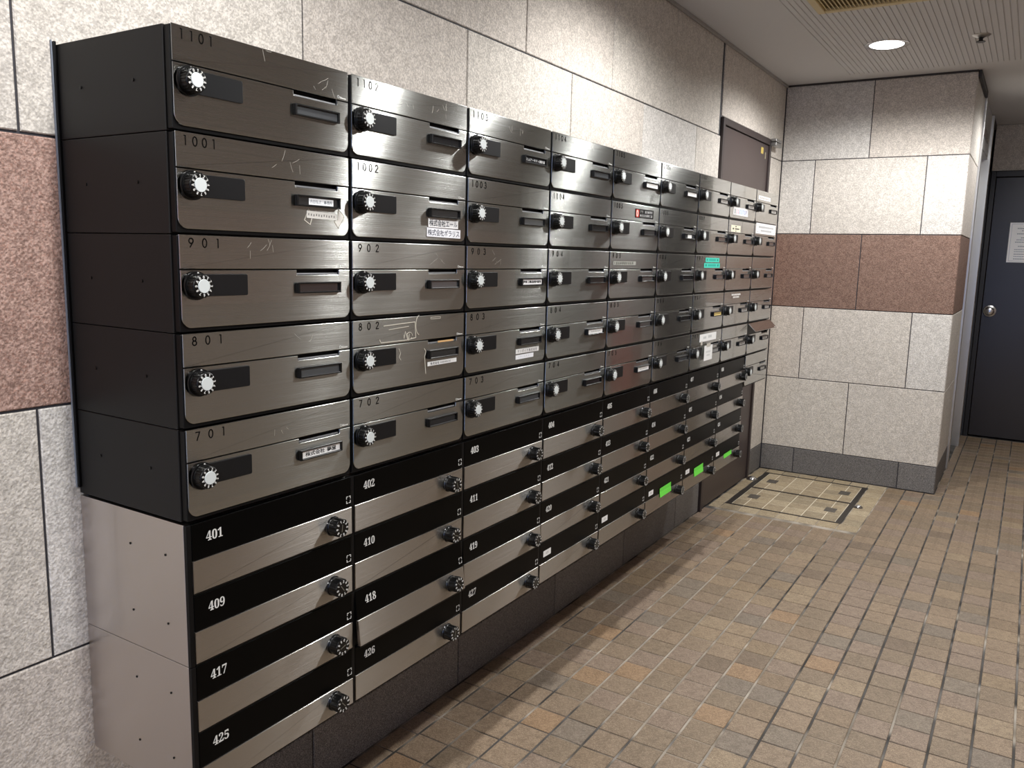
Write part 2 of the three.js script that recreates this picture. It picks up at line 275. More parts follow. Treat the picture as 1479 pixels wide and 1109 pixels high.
// ------------------------------------------------------------------ brown service door in the mailbox wall
{
  const d = struct('door_1', merge([span(3.209, 3.239, 0, 1.953, -0.03, 0.012, 0.002), span(4.03, 4.058, 0, 1.953, -0.03, 0.012, 0.002), span(3.239, 4.03, 1.921, 1.953, -0.03, 0.012, 0.002)]), doorFrameM);
  mesh('door_leaf', span(3.243, 4.026, 0.008, 1.917, -0.03, 0.003, 0.002), doorM, d);
  mesh('door_catch', merge([span(4.03, 4.15, 1.940, 1.957, 0.013, 0.045, 0.004), span(4.03, 4.15, 1.917, 1.937, 0.013, 0.045, 0.004)]), std('#a7a7a5', 0.35, 0.9), d).userData.label = 'grey metal door catch';
  mesh('door_sticker', span(3.885, 3.93, 1.862, 1.895, 0.003, 0.0036), std('#b9a355', 0.6), d).userData.label = 'yellow sticker';
  mesh('latch_plate', span(3.963, 3.975, 1.84, 1.875, 0.003, 0.006, 0.001), std('#b9b29a', 0.35, 0.8), d);
}
// ------------------------------------------------------------------ lift opening
{
  const e = struct('door_3', merge([span(ELEV[0], ELEV[0] + 0.045, 0, 2.29, 0.86, PILLAR + 0.012, 0.003), span(ELEV[1] - 0.045, ELEV[1], 0, 2.29, 0.86, PILLAR + 0.02, 0.003), span(ELEV[0] + 0.045, ELEV[1] - 0.045, ELEV[2], 2.29, 0.86, PILLAR + 0.004, 0.003)]), jambM);
  for (const [x0, x1] of [[ELEV[0] + 0.045, 5.459], [5.461, ELEV[1] - 0.045]]) mesh('lift_door_panel', span(x0, x1, 0.003, ELEV[2], 0.865, 0.885, 0.002), jambM, e);
  mesh('floor_indicator', span(5.2, 5.58, 2.07, 2.125, PILLAR + 0.004, PILLAR + 0.009, 0.001), phy('#3a1814', 0.15, 0, { clearcoat: 1 }), e);
}
// ------------------------------------------------------------------ far door
{
  const z0 = 0.998, z1 = 2.09;
  const d = struct('door_4', merge([span(FAR - 0.02, FAR + 0.05, 0, 1.965, z0, z0 + 0.032, 0.003), span(FAR - 0.02, FAR + 0.05, 0, 1.965, z1 - 0.032, z1, 0.003), span(FAR - 0.02, FAR + 0.05, 1.925, 1.965, z0 + 0.032, z1 - 0.032, 0.003)]), std('#1c1a1c', 0.4));
  mesh('door_leaf', span(FAR, FAR + 0.04, 0.012, 1.921, z0 + 0.035, z1 - 0.035, 0.002), farDoorM, d);
  const knob = new THREE.LatheGeometry([[0, 0.05], [0.02, 0.05], [0.03, 0.044], [0.032, 0.032], [0.02, 0.02], [0.016, 0.008], [0.040, 0.007], [0.044, 0.003], [0.044, 0]].map(([a, b]) => new THREE.Vector2(a, b)), 32).rotateZ(Math.PI / 2);
  mesh('door_handle', knob, std('#c9c9c9', 0.22, 1), d, [FAR, 0.955, 1.083]).userData.label = 'round chrome door knob';
}

// ------------------------------------------------------------------ printed atlas (labels, cards, notices)
const S = 1024, cv = document.createElement('canvas'); cv.width = cv.height = S;
const cx = cv.getContext('2d'); cx.clearRect(0, 0, S, S);
// strokes of the characters on the labels, in a 10 x 10 box
const GLYPH = {
  株: 'M0 3L4 3M2 0L2 10M2 3L0 7M2 4L4 6M5 1L4.6 3.5M4.8 3L9.6 3M4.4 5.5L10 5.5M7.2 0L7.2 10M7 5.6L4.6 9.2M7.4 5.6L10 9',
  式: 'M0 2.5L10 2.5M6 0L6.6 5L8.2 9L9.8 9.4L10 7.5M8 0.4L9.2 1.6M0.8 5L5.2 5M3 5L3 9M0.3 9.4L6 8.4',
  会: 'M5 0L0 4.4M5 0L10 4.4M3 3.8L7 3.8M1 6L9 6M4.6 6L2.2 9.4L8.4 9M7 7.4L9.2 10',
  社: 'M1.8 0L2.6 1.4M0 2.6L4.2 2.6L0.2 7M2.2 5L2.2 10M3 5.4L4.4 6.6M4.6 4L9.6 4M7.2 1L7.2 9.2M4.6 9.4L10 9.4',
  夢: 'M0 1.2L10 1.2M3 0L3 2.4M7 0L7 2.4M1 3L9 3L9 5L1 5L1 3M3.8 3L3.8 5M6.2 3L6.2 5M0.4 7.2L0.4 6L9.6 6L9.6 7.2M4.6 6.4L2 8.4M3.6 7.2L7.8 7.2L5 9L1.6 10M3.6 8L5 9',
  屋: 'M1 0.6L9.4 0.6L9.4 3L1.4 3M1.2 0.6L1 6L0 10M2.4 4.4L9.6 4.4M5 4.4L3.6 6.2L8.6 6M7.2 5.4L9 6.8M2.6 8L9.2 8M5.8 6.4L5.8 9.8M1.8 9.8L10 9.8',
  エ: 'M1.5 1.8L8.5 1.8M5 1.8L5 8.6M0.6 8.6L9.4 8.6', ー: 'M0.6 5L9.4 5', ル: 'M3 1.4L3 5L1 9M6 1L6 8.6L9.4 5.6',
  ポ: 'M0.8 3L8.4 3M4.6 0.6L4.6 9.6M2.6 5L1 8M6.6 5L8.4 8M8.4 0.4L9.6 0.4L9.6 1.6L8.4 1.6L8.4 0.4', ラ: 'M1.6 1.2L8.2 1.2M0.8 4L9 4L7.4 7.4L3 9.6', リ: 'M2.4 1L2.4 6M7.6 0.8L7.6 5.4L6.4 8L3.8 9.8', ス: 'M1.6 1.6L8 1.6L5.4 6L1 9.4M5.6 5.6L9.2 9.2',
  サ: 'M0.6 3.2L9.4 3.2M3 0.8L3 6M7 0.8L7 5.4L3.4 9.6', ン: 'M1.4 1.8L3.8 3.4M1.4 9L5.4 7.4L9 3', ガ: 'M0.8 3.2L7.6 3.2L7 9L5 8.4M4 0.8L3.6 5L1 9.2M8 0.6L8.8 2M9.4 0.2L10 1.6', イ: 'M8 0.8L5 4L1 6M5.4 3.6L5.4 9.6', ヤ: 'M0.6 4L9 2.4L7 5.4M2.6 1L5 9.6',
  ミ: 'M2 1L8 2.4M2.6 4.4L7.6 5.6M1.4 7.4L8.4 9.4', ュ: 'M2 4L7 4L6.4 8.8M0.8 8.8L9.2 8.8', ア: 'M0.8 1.6L9.2 1.6L6.4 4.6M5 3.4L4.4 6.6L2 9.4', キ: 'M1.4 3L8.4 2M0.8 6.2L9.2 5M4 0.6L5.6 9.8', テ: 'M2 1.4L8 1.4M0.8 4.2L9.4 4.2M5.4 4.2L4.8 7L2.4 9.6', ィ: 'M7.4 3L4.6 5.6L2 6.8M5 5.4L5 9.6',
  設: 'M1 1L3.4 1M0 2.8L4.4 2.8M1 4.4L3.6 4.4M1 6L3.6 6M1 7.6L3.6 7.6L3.6 9.8L1 9.8L1 7.6M6 0.8L6 3L5 4M6 0.8L8.6 0.8L8.6 3.4L10 3.4M5 5.2L9 5.2L5 10M5.8 5.8L9.8 10', 計: 'M1 1L3.4 1M0 2.8L4.4 2.8M1 4.4L3.6 4.4M1 6L3.6 6M1 7.6L3.6 7.6L3.6 9.8L1 9.8L1 7.6M5 4L10 4M7.5 0.4L7.5 10',
  室: 'M5 0L5 1.4M0.6 3L0.6 1.4L9.4 1.4L9.4 3M2 4L8 4M4.6 4L2.6 6L8 5.8M6.6 5L8.4 6.8M5 6.2L5 9.6M2 7.6L8 7.6M0.6 9.6L9.4 9.6', 事: 'M0.6 1.6L9.4 1.6M2.4 2.8L7.6 2.8L7.6 4.4L2.4 4.4L2.4 2.8M1.4 5.6L8.4 5.6L8.4 8L1.4 8M0 6.8L10 6.8M5 0L5 10L3.4 9.4', 務: 'M0.6 1L4.4 1L2.6 3M0.2 4L4.8 4M2.6 4L2.6 10M2.4 4.4L0 8M6.6 0L5 3M6 1.8L9.6 1.8L5.2 5.4M6 2.6L10 5.4M5.4 6.6L9.4 6.6L9 9.6L7.6 9.4M7.2 5.6L5 10', 所: 'M0.4 1L4.8 1M1 3L4.4 3L4.4 5.6L1 5.6M1 3L1 6.6L0 10M9.4 0.6L6 1.6L6 6L5 10M6 4.2L10 4.2M8.2 4.2L8.2 10',
  内: 'M1.4 10L1.4 2.4L8.6 2.4L8.6 9.6L7 9.4M5 0L5 4L2.6 7.6M5 4L7.6 7.2', 田: 'M1 1.4L9 1.4L9 9.4L1 9.4L1 1.4M5 1.4L5 9.4M1 5.4L9 5.4', 弘: 'M0.6 1L4.2 1L4.2 3.6L0.8 3.6L0.8 6L4.2 6L3.6 9.6L2 9M7 1L5 9L9.2 8.4M8.4 6L9.8 9.8', 之: 'M5 0L5.8 1.4M1.4 2.8L8.4 2.8L2 8L0.4 9.6M1.8 8L9.8 9.6',
  伊: 'M3 0L0.4 4.4M2 2.8L2 10M3.6 1.2L9 1.2L9 6.4M3 3.8L10 3.8M3.8 6.4L9 6.4M6 1.2L5.4 6.6L3.4 10', 東: 'M0.6 1.6L9.4 1.6M1.8 3L8.2 3L8.2 6.4L1.8 6.4L1.8 3M1.8 4.7L8.2 4.7M5 0L5 10M4.8 6.4L1 9.6M5.2 6.4L9 9.6', 工: 'M1 1.6L9 1.6M5 1.6L5 8.8M0.4 8.8L9.6 8.8', 業: 'M3.4 0L3.4 2M6.6 0L6.6 2M1.4 0.6L2 1.8M8.6 0.6L8 1.8M0.6 2.4L9.4 2.4M1.4 4L8.6 4M1 5.4L9 5.4M0.4 6.8L9.6 6.8M5 2.6L5 10M4.8 7L1 9.8M5.2 7L9 9.8', 品: 'M2.6 0.6L7.4 0.6L7.4 4L2.6 4L2.6 0.6M0.6 5.6L4.4 5.6L4.4 9.4L0.6 9.4L0.6 5.6M5.6 5.6L9.4 5.6L9.4 9.4L5.6 9.4L5.6 5.6',
};
function glyphs(text, x, y, w, h, color, line = 0.13) {
  const n = text.length, a = w / n;
  cx.strokeStyle = cx.fillStyle = color; cx.lineCap = 'round';
  [...text].forEach((ch, i) => {
    const g = GLYPH[ch], s = Math.min(a * 0.88, h), ox = x + a * i + (a - s) / 2, oy = y + (h - s) / 2;
    if (!g) { if (ch !== ' ') { cx.font = `bold ${Math.round(h)}px sans-serif`; cx.textAlign = 'center'; cx.fillText(ch, x + a * (i + 0.5), y + h * 0.86); } return; }
    cx.lineWidth = Math.max(1, s * line); cx.beginPath();
    for (const m of g.matchAll(/([ML])([\d.]+) ([\d.]+)/g)) { const px = ox + (+m[2] / 10) * s, py = oy + (+m[3] / 10) * s; if (m[1] === 'M') cx.moveTo(px, py); else cx.lineTo(px, py); }
    cx.stroke();
  });
}
const atlasAt = {}; let ax = 4, ay = 4, rowH = 0;
function print(key, w, h, draw) {   // w x h pixels in the atlas; draw with the origin at the corner
  if (ax + w > S - 4) { ax = 4; ay += rowH + 6; rowH = 0; }
  cx.save(); cx.beginPath(); cx.rect(ax, ay, w, h); cx.clip(); cx.translate(ax, ay); draw(w, h); cx.restore();
  atlasAt[key] = [ax / S, 1 - (ay + h) / S, (ax + w) / S, 1 - ay / S]; ax += w + 6; rowH = Math.max(rowH, h);
}
const fill = (c) => (w, h) => { cx.fillStyle = c; cx.fillRect(0, 0, w, h); };
print('entry1', 206, 34, (w, h) => { fill('#f6f6f6')(w, h); glyphs('株式会社エール', 6, 5, w - 12, h - 10, '#3c4048', 0.11); });
print('entry2', 232, 36, (w, h) => { fill('#f4f5fa')(w, h); glyphs('株式会社ポラリス', 6, 5, w - 12, h - 10, '#41454f', 0.11); });
print('entry3', 190, 36, (w, h) => { fill('#f8f8f6')(w, h); glyphs('株式会社', 16, 7, 96, h - 13, '#222222', 0.12); glyphs('夢屋', 122, 7, 48, h - 13, '#222222', 0.12); });
print('office', 120, 24, (w, h) => { fill('#f2f4f6')(w, h); glyphs('内田弘之', 5, 5, 56, h - 10, '#8c9298', 0.1); glyphs('事務所', 72, 5, 42, h - 10, '#70767c', 0.1); });
print('dots', 150, 24, (w, h) => { fill('#f1efe8')(w, h); for (let i = 0; i < 11; i++) { cx.fillStyle = '#6a6a66'; cx.fillRect(8 + i * 12.6, 8 + (i % 3), 4, 7); } });
print('studio', 180, 32, (w, h) => { fill('#141416')(w, h); glyphs('ミュアーキティ設計室', 3, 5, w - 6, h - 10, '#ffffff', 0.14); });
print('works', 180, 34, (w, h) => { fill('#fafafa')(w, h); glyphs('伊東工業品設計事所', 6, 8, w - 14, h - 16, '#1a1a1a', 0.16); });
print('tape802', 206, 20, (w, h) => { fill('#f4f5f3')(w, h); glyphs('株式会社', 18, 4, 64, h - 8, '#55585a', 0.11); cx.fillStyle = '#66696c'; cx.font = '13px sans-serif'; cx.textAlign = 'left'; cx.fillText('HAMAMACHI', 86, 15); });
print('tape803', 220, 24, (w, h) => { fill('#f1f1ef')(w, h); glyphs('サンガイヤ株式会社', 14, 5, w - 28, h - 10, '#7a7a7e', 0.11); });
print('tape803b', 170, 24, (w, h) => { fill('#eceef2')(w, h); glyphs('イサンルキス', 22, 6, w - 60, h - 12, '#b4b8c2', 0.1); });
print('card', 130, 26, (w, h) => { fill('#f4f4f2')(w, h); cx.fillStyle = '#b9b9b6'; for (let i = 0; i < 9; i++) cx.fillRect(30 + i * 9, 9 + (i % 2), 6, 8); });
print('halfcard', 60, 26, (w, h) => { fill('#f4f4f2')(w, h); });
print('yellow', 150, 26, (w, h) => { fill('#efd88f')(w, h); cx.fillStyle = '#8a7440'; cx.fillRect(14, 10, 118, 5); });
print('grey', 110, 26, (w, h) => { fill('#b9b5b0')(w, h); cx.fillStyle = '#8f8b86'; cx.fillRect(14, 6, 80, 14); });
print('black1005', 230, 44, (w, h) => { fill('#101010')(w, h); cx.fillStyle = '#b3201a'; cx.fillRect(8, 3, 40, 38); cx.fillStyle = '#f3c9be'; cx.beginPath(); cx.ellipse(26, 22, 13, 17, 0, 0, 7); cx.fill(); cx.fillStyle = '#b3201a'; cx.beginPath(); cx.ellipse(26, 22, 4, 8, 0, 0, 7); cx.fill(); glyphs('アラカ設計事務所', 58, 6, 160, 13, '#e6e6e6', 0.12); glyphs('株式会社業務工室', 58, 25, 160, 13, '#e6e6e6', 0.12); });
print('tape905', 240, 20, (w, h) => { fill('#a3a39b')(w, h); glyphs('ミ室品事業設計会社所', 6, 4, w - 30, h - 8, '#2c2c26', 0.17); });
print('colour1108', 240, 42, (w, h) => { fill('#fdfdfd')(w, h); const t = 'DIGESTOP', c = ['#8fa3a8', '#e39db4', '#e58fae', '#63a9cf', '#5fb2dd', '#6ea2dc', '#7c9ad6', '#8d8fb6']; cx.font = 'bold 30px sans-serif'; cx.textAlign = 'center'; [...t].forEach((ch, i) => { cx.fillStyle = c[i]; cx.fillText(ch, 30 + i * 26, 33); }); });
print('tape1109', 200, 22, (w, h) => { fill('#f2f0ee')(w, h); cx.fillStyle = '#bdbab6'; for (let i = 0; i < 10; i++) cx.fillRect(28 + i * 15, 7 + (i % 2), 9, 9); });
print('cream1008', 150, 36, (w, h) => { fill('#f3eed6')(w, h); cx.fillStyle = '#4c483c'; cx.fillRect(66, 4, 18, 6); cx.fillRect(24, 15, 22, 8); cx.fillRect(62, 16, 66, 6); cx.fillRect(70, 28, 14, 5); });
print('notice1009', 330, 48, (w, h) => { fill('#fbfbfa')(w, h); cx.strokeStyle = '#8d8d90'; cx.lineWidth = 2; cx.beginPath(); cx.moveTo(36, 10); cx.lineTo(26, 10); cx.lineTo(26, 40); cx.lineTo(36, 40); cx.moveTo(298, 8); cx.lineTo(308, 8); cx.lineTo(308, 40); cx.lineTo(298, 40); cx.stroke(); cx.fillStyle = '#a4a4a6'; for (let i = 0; i < 22; i++) { cx.fillRect(44 + i * 11.4, 13, 8, 9); if (i > 2 && i < 19) cx.fillRect(44 + i * 11.4, 29, 8, 9); } });
print('teal1', 170, 20, (w, h) => { fill('#4fd3bd')(w, h); cx.fillStyle = '#1f8a78'; cx.fillRect(14, 5, 12, 9); cx.fillRect(w - 28, 5, 12, 9); cx.fillStyle = '#36b3a0'; cx.fillRect(40, 5, w - 84, 9); });
print('white808', 130, 26, (w, h) => { cx.fillStyle = '#f2f0ec'; for (let i = 0; i < 10; i++) { cx.fillRect(4 + i * 12.4, 2 + (i % 2), 9, 9); if (i > 1 && i < 9) cx.fillRect(i * 12.4, 15, 8, 9); } });
print('note707', 190, 32, (w, h) => { fill('#f0f1ef')(w, h); cx.fillStyle = '#cfd2d0'; cx.fillRect(40, 11, 34, 10); cx.fillRect(96, 9, 40, 11); });
print('hang707', 96, 60, (w, h) => { fill('#f0f1ef')(w, h); cx.fillStyle = '#d7dad8'; cx.fillRect(20, 22, 56, 8); cx.fillRect(30, 36, 38, 7); });
for (let c = 0; c < 8; c++) print('num' + c, 84, 36, (w, h) => { fill('#f4f4f2')(w, h); cx.fillStyle = '#9a9a98'; cx.font = '18px serif'; cx.textAlign = 'center'; cx.fillText(String(425 + c), w / 2, 24); });
print('poster', 250, 170, (w, h) => { fill('#f4f4f2')(w, h); });
const atlas = new THREE.CanvasTexture(cv); atlas.colorSpace = THREE.SRGBColorSpace; atlas.magFilter = THREE.LinearFilter;
const stickerM = phy('#f4f4f4', 0.65, 0, { map: atlas, specularIntensity: 0.25 });
const clearM = std('#ffffff', 0.4, 0, { map: atlas, transparent: true });
// thin printed sheet with its lower left corner at 0,0 and its back on z = 0
function sheet(key, w, h, t = 0.0004) {
  const g = box(w, h, t, w / 2, h / 2, t / 2), p = g.attributes.position, uv = g.attributes.uv, [u0, v0, u1, v1] = atlasAt[key];
  for (let i = 0; i < p.count; i++) uv.setXY(i, u0 + (u1 - u0) * (p.getX(i) / w), v0 + (v1 - v0) * (p.getY(i) / h));
  return g;
}

// ------------------------------------------------------------------ numerals
const loader = new FontLoader();
const serif = await loader.loadAsync('fonts/droid/droid_serif_bold.typeface.json'), sans = await loader.loadAsync('fonts/droid/droid_sans_bold.typeface.json');
const arc = (x, y, rx, ry, a0, a1, n = 12) => Array.from({ length: n + 1 }, (_, i) => { const a = (a0 + (a1 - a0) * i / n) * Math.PI / 180; return [x + rx * Math.cos(a), y + ry * Math.sin(a)]; });
const DIGIT = {   // thin round numerals, 0.6 wide and 1 high
  0: [arc(0.3, 0.5, 0.27, 0.48, 0, 360, 22)], 1: [[[0.2, 0.98], [0.34, 0.98], [0.34, 0.02]]],
  2: [[...arc(0.3, 0.72, 0.25, 0.26, 170, -25, 12), [0.04, 0.03], [0.58, 0.03]]], 3: [[...arc(0.28, 0.73, 0.22, 0.25, 150, -80, 10), ...arc(0.28, 0.26, 0.27, 0.24, 80, -150, 12)]],
  4: [[[0.42, 0.02], [0.42, 0.97], [0.02, 0.28], [0.58, 0.28]]], 5: [[[0.5, 0.97], [0.16, 0.97], [0.09, 0.56], ...arc(0.27, 0.32, 0.28, 0.3, 125, -150, 12)]],
  6: [[[0.42, 0.98], ...arc(0.3, 0.3, 0.27, 0.28, 160, 520, 18)]], 7: [[[0.04, 0.97], [0.56, 0.97], [0.18, 0.02]]],
  8: [arc(0.3, 0.74, 0.2, 0.23, 0, 360, 16), arc(0.3, 0.27, 0.26, 0.25, 0, 360, 18)], 9: [[...arc(0.3, 0.7, 0.27, 0.28, -20, 340, 18), [0.18, 0.02]]],
};
function thinNumber(text) {
  const step = text.length === 4 ? 0.0164 : 0.0235, x0 = text.length === 4 ? 0.0165 : 0.0205, h = 0.0132, out = [];
  [...text].forEach((ch, i) => { for (const line of DIGIT[ch]) out.push(...ribbon(line.map(([x, y]) => [x0 + i * step + x * h, -0.0182 + y * h]), 0.0017)); });
  return merge(out);
}
function serifNumber(text) {
  const g = new TextGeometry(text, { font: serif, size: 0.0158, depth: 0.0003, curveSegments: 3, bevelEnabled: false }); g.computeBoundingBox();
  const b = g.boundingBox; return g.translate(-b.min.x, -b.min.y, 0).scale(0.031 / (b.max.x - b.min.x), 0.0158 / (b.max.y - b.min.y), 1).translate(0.0335, -0.0335, 0);
}
function ring(chars, r, size) {
  return merge([...chars].map((ch, i) => {
    const g = new TextGeometry(ch, { font: sans, size, depth: 0.0003, curveSegments: 2, bevelEnabled: false }); g.computeBoundingBox(); const b = g.boundingBox;
    return g.translate(-(b.min.x + b.max.x) / 2, -size / 2, 0).scale(0.92, 1, 1).translate(0, r, 0).rotateZ(-i * 2 * Math.PI / chars.length);
  }));
}

// ------------------------------------------------------------------ upper letterboxes: 9 columns, 5 rows, one more below the last column
const P = 0.36, U = 0.1449, TOP = 1.5837, ZB = 0.271, ZF = 0.286;
const Gm = {
  body: rbox(P - 0.0008, U - 0.0010, ZB - 0.001, 0.0012, P / 2, -U / 2, ZB / 2 + 0.0005),
  shell: (() => { const s = roundRect(0.0028, -0.1425, 0.3572, -0.0012, [0.002, 0.002, 0.002, 0.002]); s.holes.push(new THREE.Path([[0.2292, -0.0594], [0.2292, -0.0490], [0.3278, -0.0490], [0.3278, -0.0594]].map(([x, y]) => new THREE.Vector2(x, y)))); return plate(s, ZB + 0.0012, ZF - 0.0027, 0.0006, 1); })(),
  flap: plate(roundRect(0.0045, -0.0497, 0.3555, 0, [0.0006, 0.0006, 0.0006, 0.0006]), ZF - 0.0026, ZF, 0.0011),
  screw: merge([[0.068, -0.07], [0.2005, -0.07]].map(([z, y]) => new THREE.CylinderGeometry(0.0022, 0.0026, 0.0016, 12).rotateZ(Math.PI / 2).translate(-0.0004, y, z))),
  lock: merge([plate(roundRect(0.012, -0.0905, 0.1235, -0.0575, [0.003, 0.003, 0.003, 0.003]), 0, 0.003, 0.0006)]),
  dial: merge([new THREE.LatheGeometry([[0, 0.0175], [0.0150, 0.0175], [0.0166, 0.0162], [0.0172, 0.0145], [0.0172, 0.004], [0.0185, 0.003], [0.0185, 0]].map(([a, b]) => new THREE.Vector2(a, b)).reverse(), 32).rotateX(Math.PI / 2),
    ...Array.from({ length: 24 }, (_, i) => new THREE.CylinderGeometry(0.0011, 0.0011, 0.0105, 6).rotateX(Math.PI / 2).translate(0.0171 * Math.cos(i * Math.PI / 12), 0.0171 * Math.sin(i * Math.PI / 12), 0.0093))]),
  dialBase: new THREE.CylinderGeometry(0.021, 0.0215, 0.0022, 32).rotateX(Math.PI / 2).translate(0, 0, 0.0011),
  cap: new THREE.CylinderGeometry(0.0099, 0.0103, 0.0012, 28).rotateX(Math.PI / 2).translate(0, 0, 0.0006),
  numerals: ring('0123456789AB', 0.0131, 0.0043),
  pointer: new THREE.CylinderGeometry(0.0014, 0.0014, 0.0006, 8).rotateX(Math.PI / 2),
  holder: (() => { const s = roundRect(0.2265, -0.0907, 0.3285, -0.0722, [0.001, 0.001, 0.001, 0.001]), h = new THREE.Path(roundRect(0.2305, -0.0882, 0.3245, -0.0748, [0.0005, 0.0005, 0.0005, 0.0005]).getPoints(2).reverse()); s.holes.push(h); return plate(s, 0, 0.007, 0.0006, 1); })(),
  window: span(0.2305, 0.3245, -0.0882, -0.0748, 0, 0.0036),
  ledge: merge([span(0.2296, 0.3274, -0.0592, -0.0580, -0.0120, -0.0030, 0.0004), span(0.2296, 0.3274, -0.0580, -0.0566, -0.0050, -0.0036, 0.0004)]),
  slot: span(0.2292, 0.3278, -0.0594, -0.0490, -0.0146, -0.0132),
  mark: merge([...ribbon(arc(0.3315, -0.0448, 0.0022, 0.0022, 0, 360, 10), 0.0006, 0.0002), span(0.3352, 0.3500, -0.0466, -0.0452, 0, 0.0002), span(0.3345, 0.3395, -0.0444, -0.0438, 0, 0.0002)]),
};
{
  const s = new THREE.Shape(), x0 = 0.0045, x1 = 0.3555, y0 = -0.1368, y1 = -0.0515, r = 0.0165, n0 = 0.2288, n1 = 0.3282, ny = -0.0597;
  s.moveTo(x0 + r, y0); s.lineTo(x1 - r, y0); s.absarc(x1 - r, y0 + r, r, -Math.PI / 2, 0, false); s.lineTo(x1, y1); s.lineTo(n1, y1); s.lineTo(n1, ny + 0.002); s.absarc(n1 - 0.002, ny + 0.002, 0.002, 0, -Math.PI / 2, true);
  s.lineTo(n0 + 0.002, ny); s.absarc(n0 + 0.002, ny + 0.002, 0.002, -Math.PI / 2, -Math.PI, true); s.lineTo(n0, y1); s.lineTo(x0, y1); s.lineTo(x0, y0 + r); s.absarc(x0 + r, y0 + r, r, Math.PI, 1.5 * Math.PI, false);
  Gm.door = plate(s, ZF - 0.0026, ZF, 0.0011, 2, 10);
}
const place = ['top', 'second', 'third', 'fourth', 'fifth'], nth = ['first', 'second', 'third', 'fourth', 'fifth', 'sixth', 'seventh', 'eighth', 'last'];
const extras = {   // what sticks to single boxes; place is in the box's own face coordinates
  '1,0': ['white name card and clear arrow stickers below it'], '1,1': ['two white company stickers stacked under its name plate'], '3,1': ['old glue marks on its flap and a white strip under the name plate'],
};
const look = {   // one telling look per box, else its number or its place
  '0,2': 'with a black name card in white lettering', '2,2': 'with bold black lettering on its white name card', '3,2': 'with two paper strips under its name plate', '4,0': 'with a white company name card',
  '3,3': 'with a white name card', '4,4': 'with a white name card', '0,4': 'with a white name card', '0,5': 'with a white name card', '1,5': 'with a short white name card',
  '1,4': 'with a black sticker and red emblem on its flap', '2,4': 'with a dark lettered tape under its number', '0,7': 'with a colourful lettered white sticker', '0,8': 'with a white tape across its flap', '1,7': 'with a cream sticker on its flap', '1,8': 'with a big white notice over its flap',
  '2,6': 'with two teal labels on its flap', '3,6': 'with a yellow name card', '3,7': 'with small white lettering on its flap', '4,6': 'behind the taped white paper notes', '4,8': 'with its flap hanging open', '5,8': 'hanging lowest, beside the black and steel cabinets',
  '1,0': 'with a white card and clear arrow stickers', '1,1': 'with two white company stickers', '3,1': 'with glue marks on its flap and a paper strip below the name plate',
};
function buildBox(r, c) {
  const text = c > 6 || r > 4 ? '' : `${11 - r}0${c + 1}`;
  const L = look[`${r},${c}`], spot = `${c === 8 ? 'rightmost' : c === 0 ? 'leftmost' : nth[c]} in ${place[r]} row`;
  const label = r > 4 ? `steel letterbox ${L}` : c < 5 ? `steel letterbox ${text}${L ? ' ' + L : ''}, ${spot}` : `steel letterbox${L ? ' ' + L : ''}, ${spot}`;
  const t = thing('letterbox', label.split(' ').slice(0, 16).join(' '), 'mailbox', [c * P, TOP - r * U, 0], 'steel letterboxes with black dials on the wall');
  mesh('body', Gm.body, bodyM, t);
  if (c === 0) mesh('screw', Gm.screw, blackM, t);
  const shell = mesh('door_shell', Gm.shell, shellM, t);
  // flap swings about its top edge
  const flap = mesh('flap', Gm.flap.clone().translate(0, 0, -ZF), steelM, t, [0, 0, ZF]);
  flap.rotation.x = rr(-0.004, 0.004); flap.rotation.y = 0;
  if (text) mesh('number', thinNumber(text), inkM, flap);
  mesh('maker_mark', Gm.mark, markM, flap);
  const door = mesh('door', Gm.door.clone().translate(0, 0, -ZF), steelM, t, [0, 0, ZF]);
  door.rotation.y = rr(-0.0025, 0.0025); door.rotation.x = rr(-0.004, 0.004); door.position.z += 0.0002;
  mesh('slot_back', Gm.slot, holeM, door); mesh('pull_ledge', Gm.ledge, ledgeM, door, [0, 0, 0]);
  mesh('lock_plate', Gm.lock, lockM, door);
  const holder = mesh('name_holder', Gm.holder, blackM, t, [0, 0, ZF]);
  mesh('name_window', Gm.window, c > 5 ? windowM : (r + c) % 3 ? windowDarkM : windowM, holder);
  const dial = mesh('dial', Gm.dial, dialM, t, [0.0285, -0.0742, ZF + 0.0032]);
  mesh('dial_base', Gm.dialBase, blackM, dial);
  const a = mesh('dial_numerals', Gm.numerals, printM, dial, [0, 0, 0.0175]); a.rotation.z = rr(-0.6, 0.9);
  mesh('dial_cap', Gm.cap, whiteM, dial, [0, 0, 0.0175]);
  mesh('dial_pointer', Gm.pointer, printM, dial, [0.002, 0.0187, 0.0026]);
  if (r === 4 && c === 8) flap.rotation.x = -0.8;
  return { t, flap, door, holder };
}
const boxes = {};
for (let r = 0; r < 5; r++) for (let c = 0; c < 9; c++) boxes[`${r},${c}`] = buildBox(r, c);
boxes['5,8'] = buildBox(5, 8);
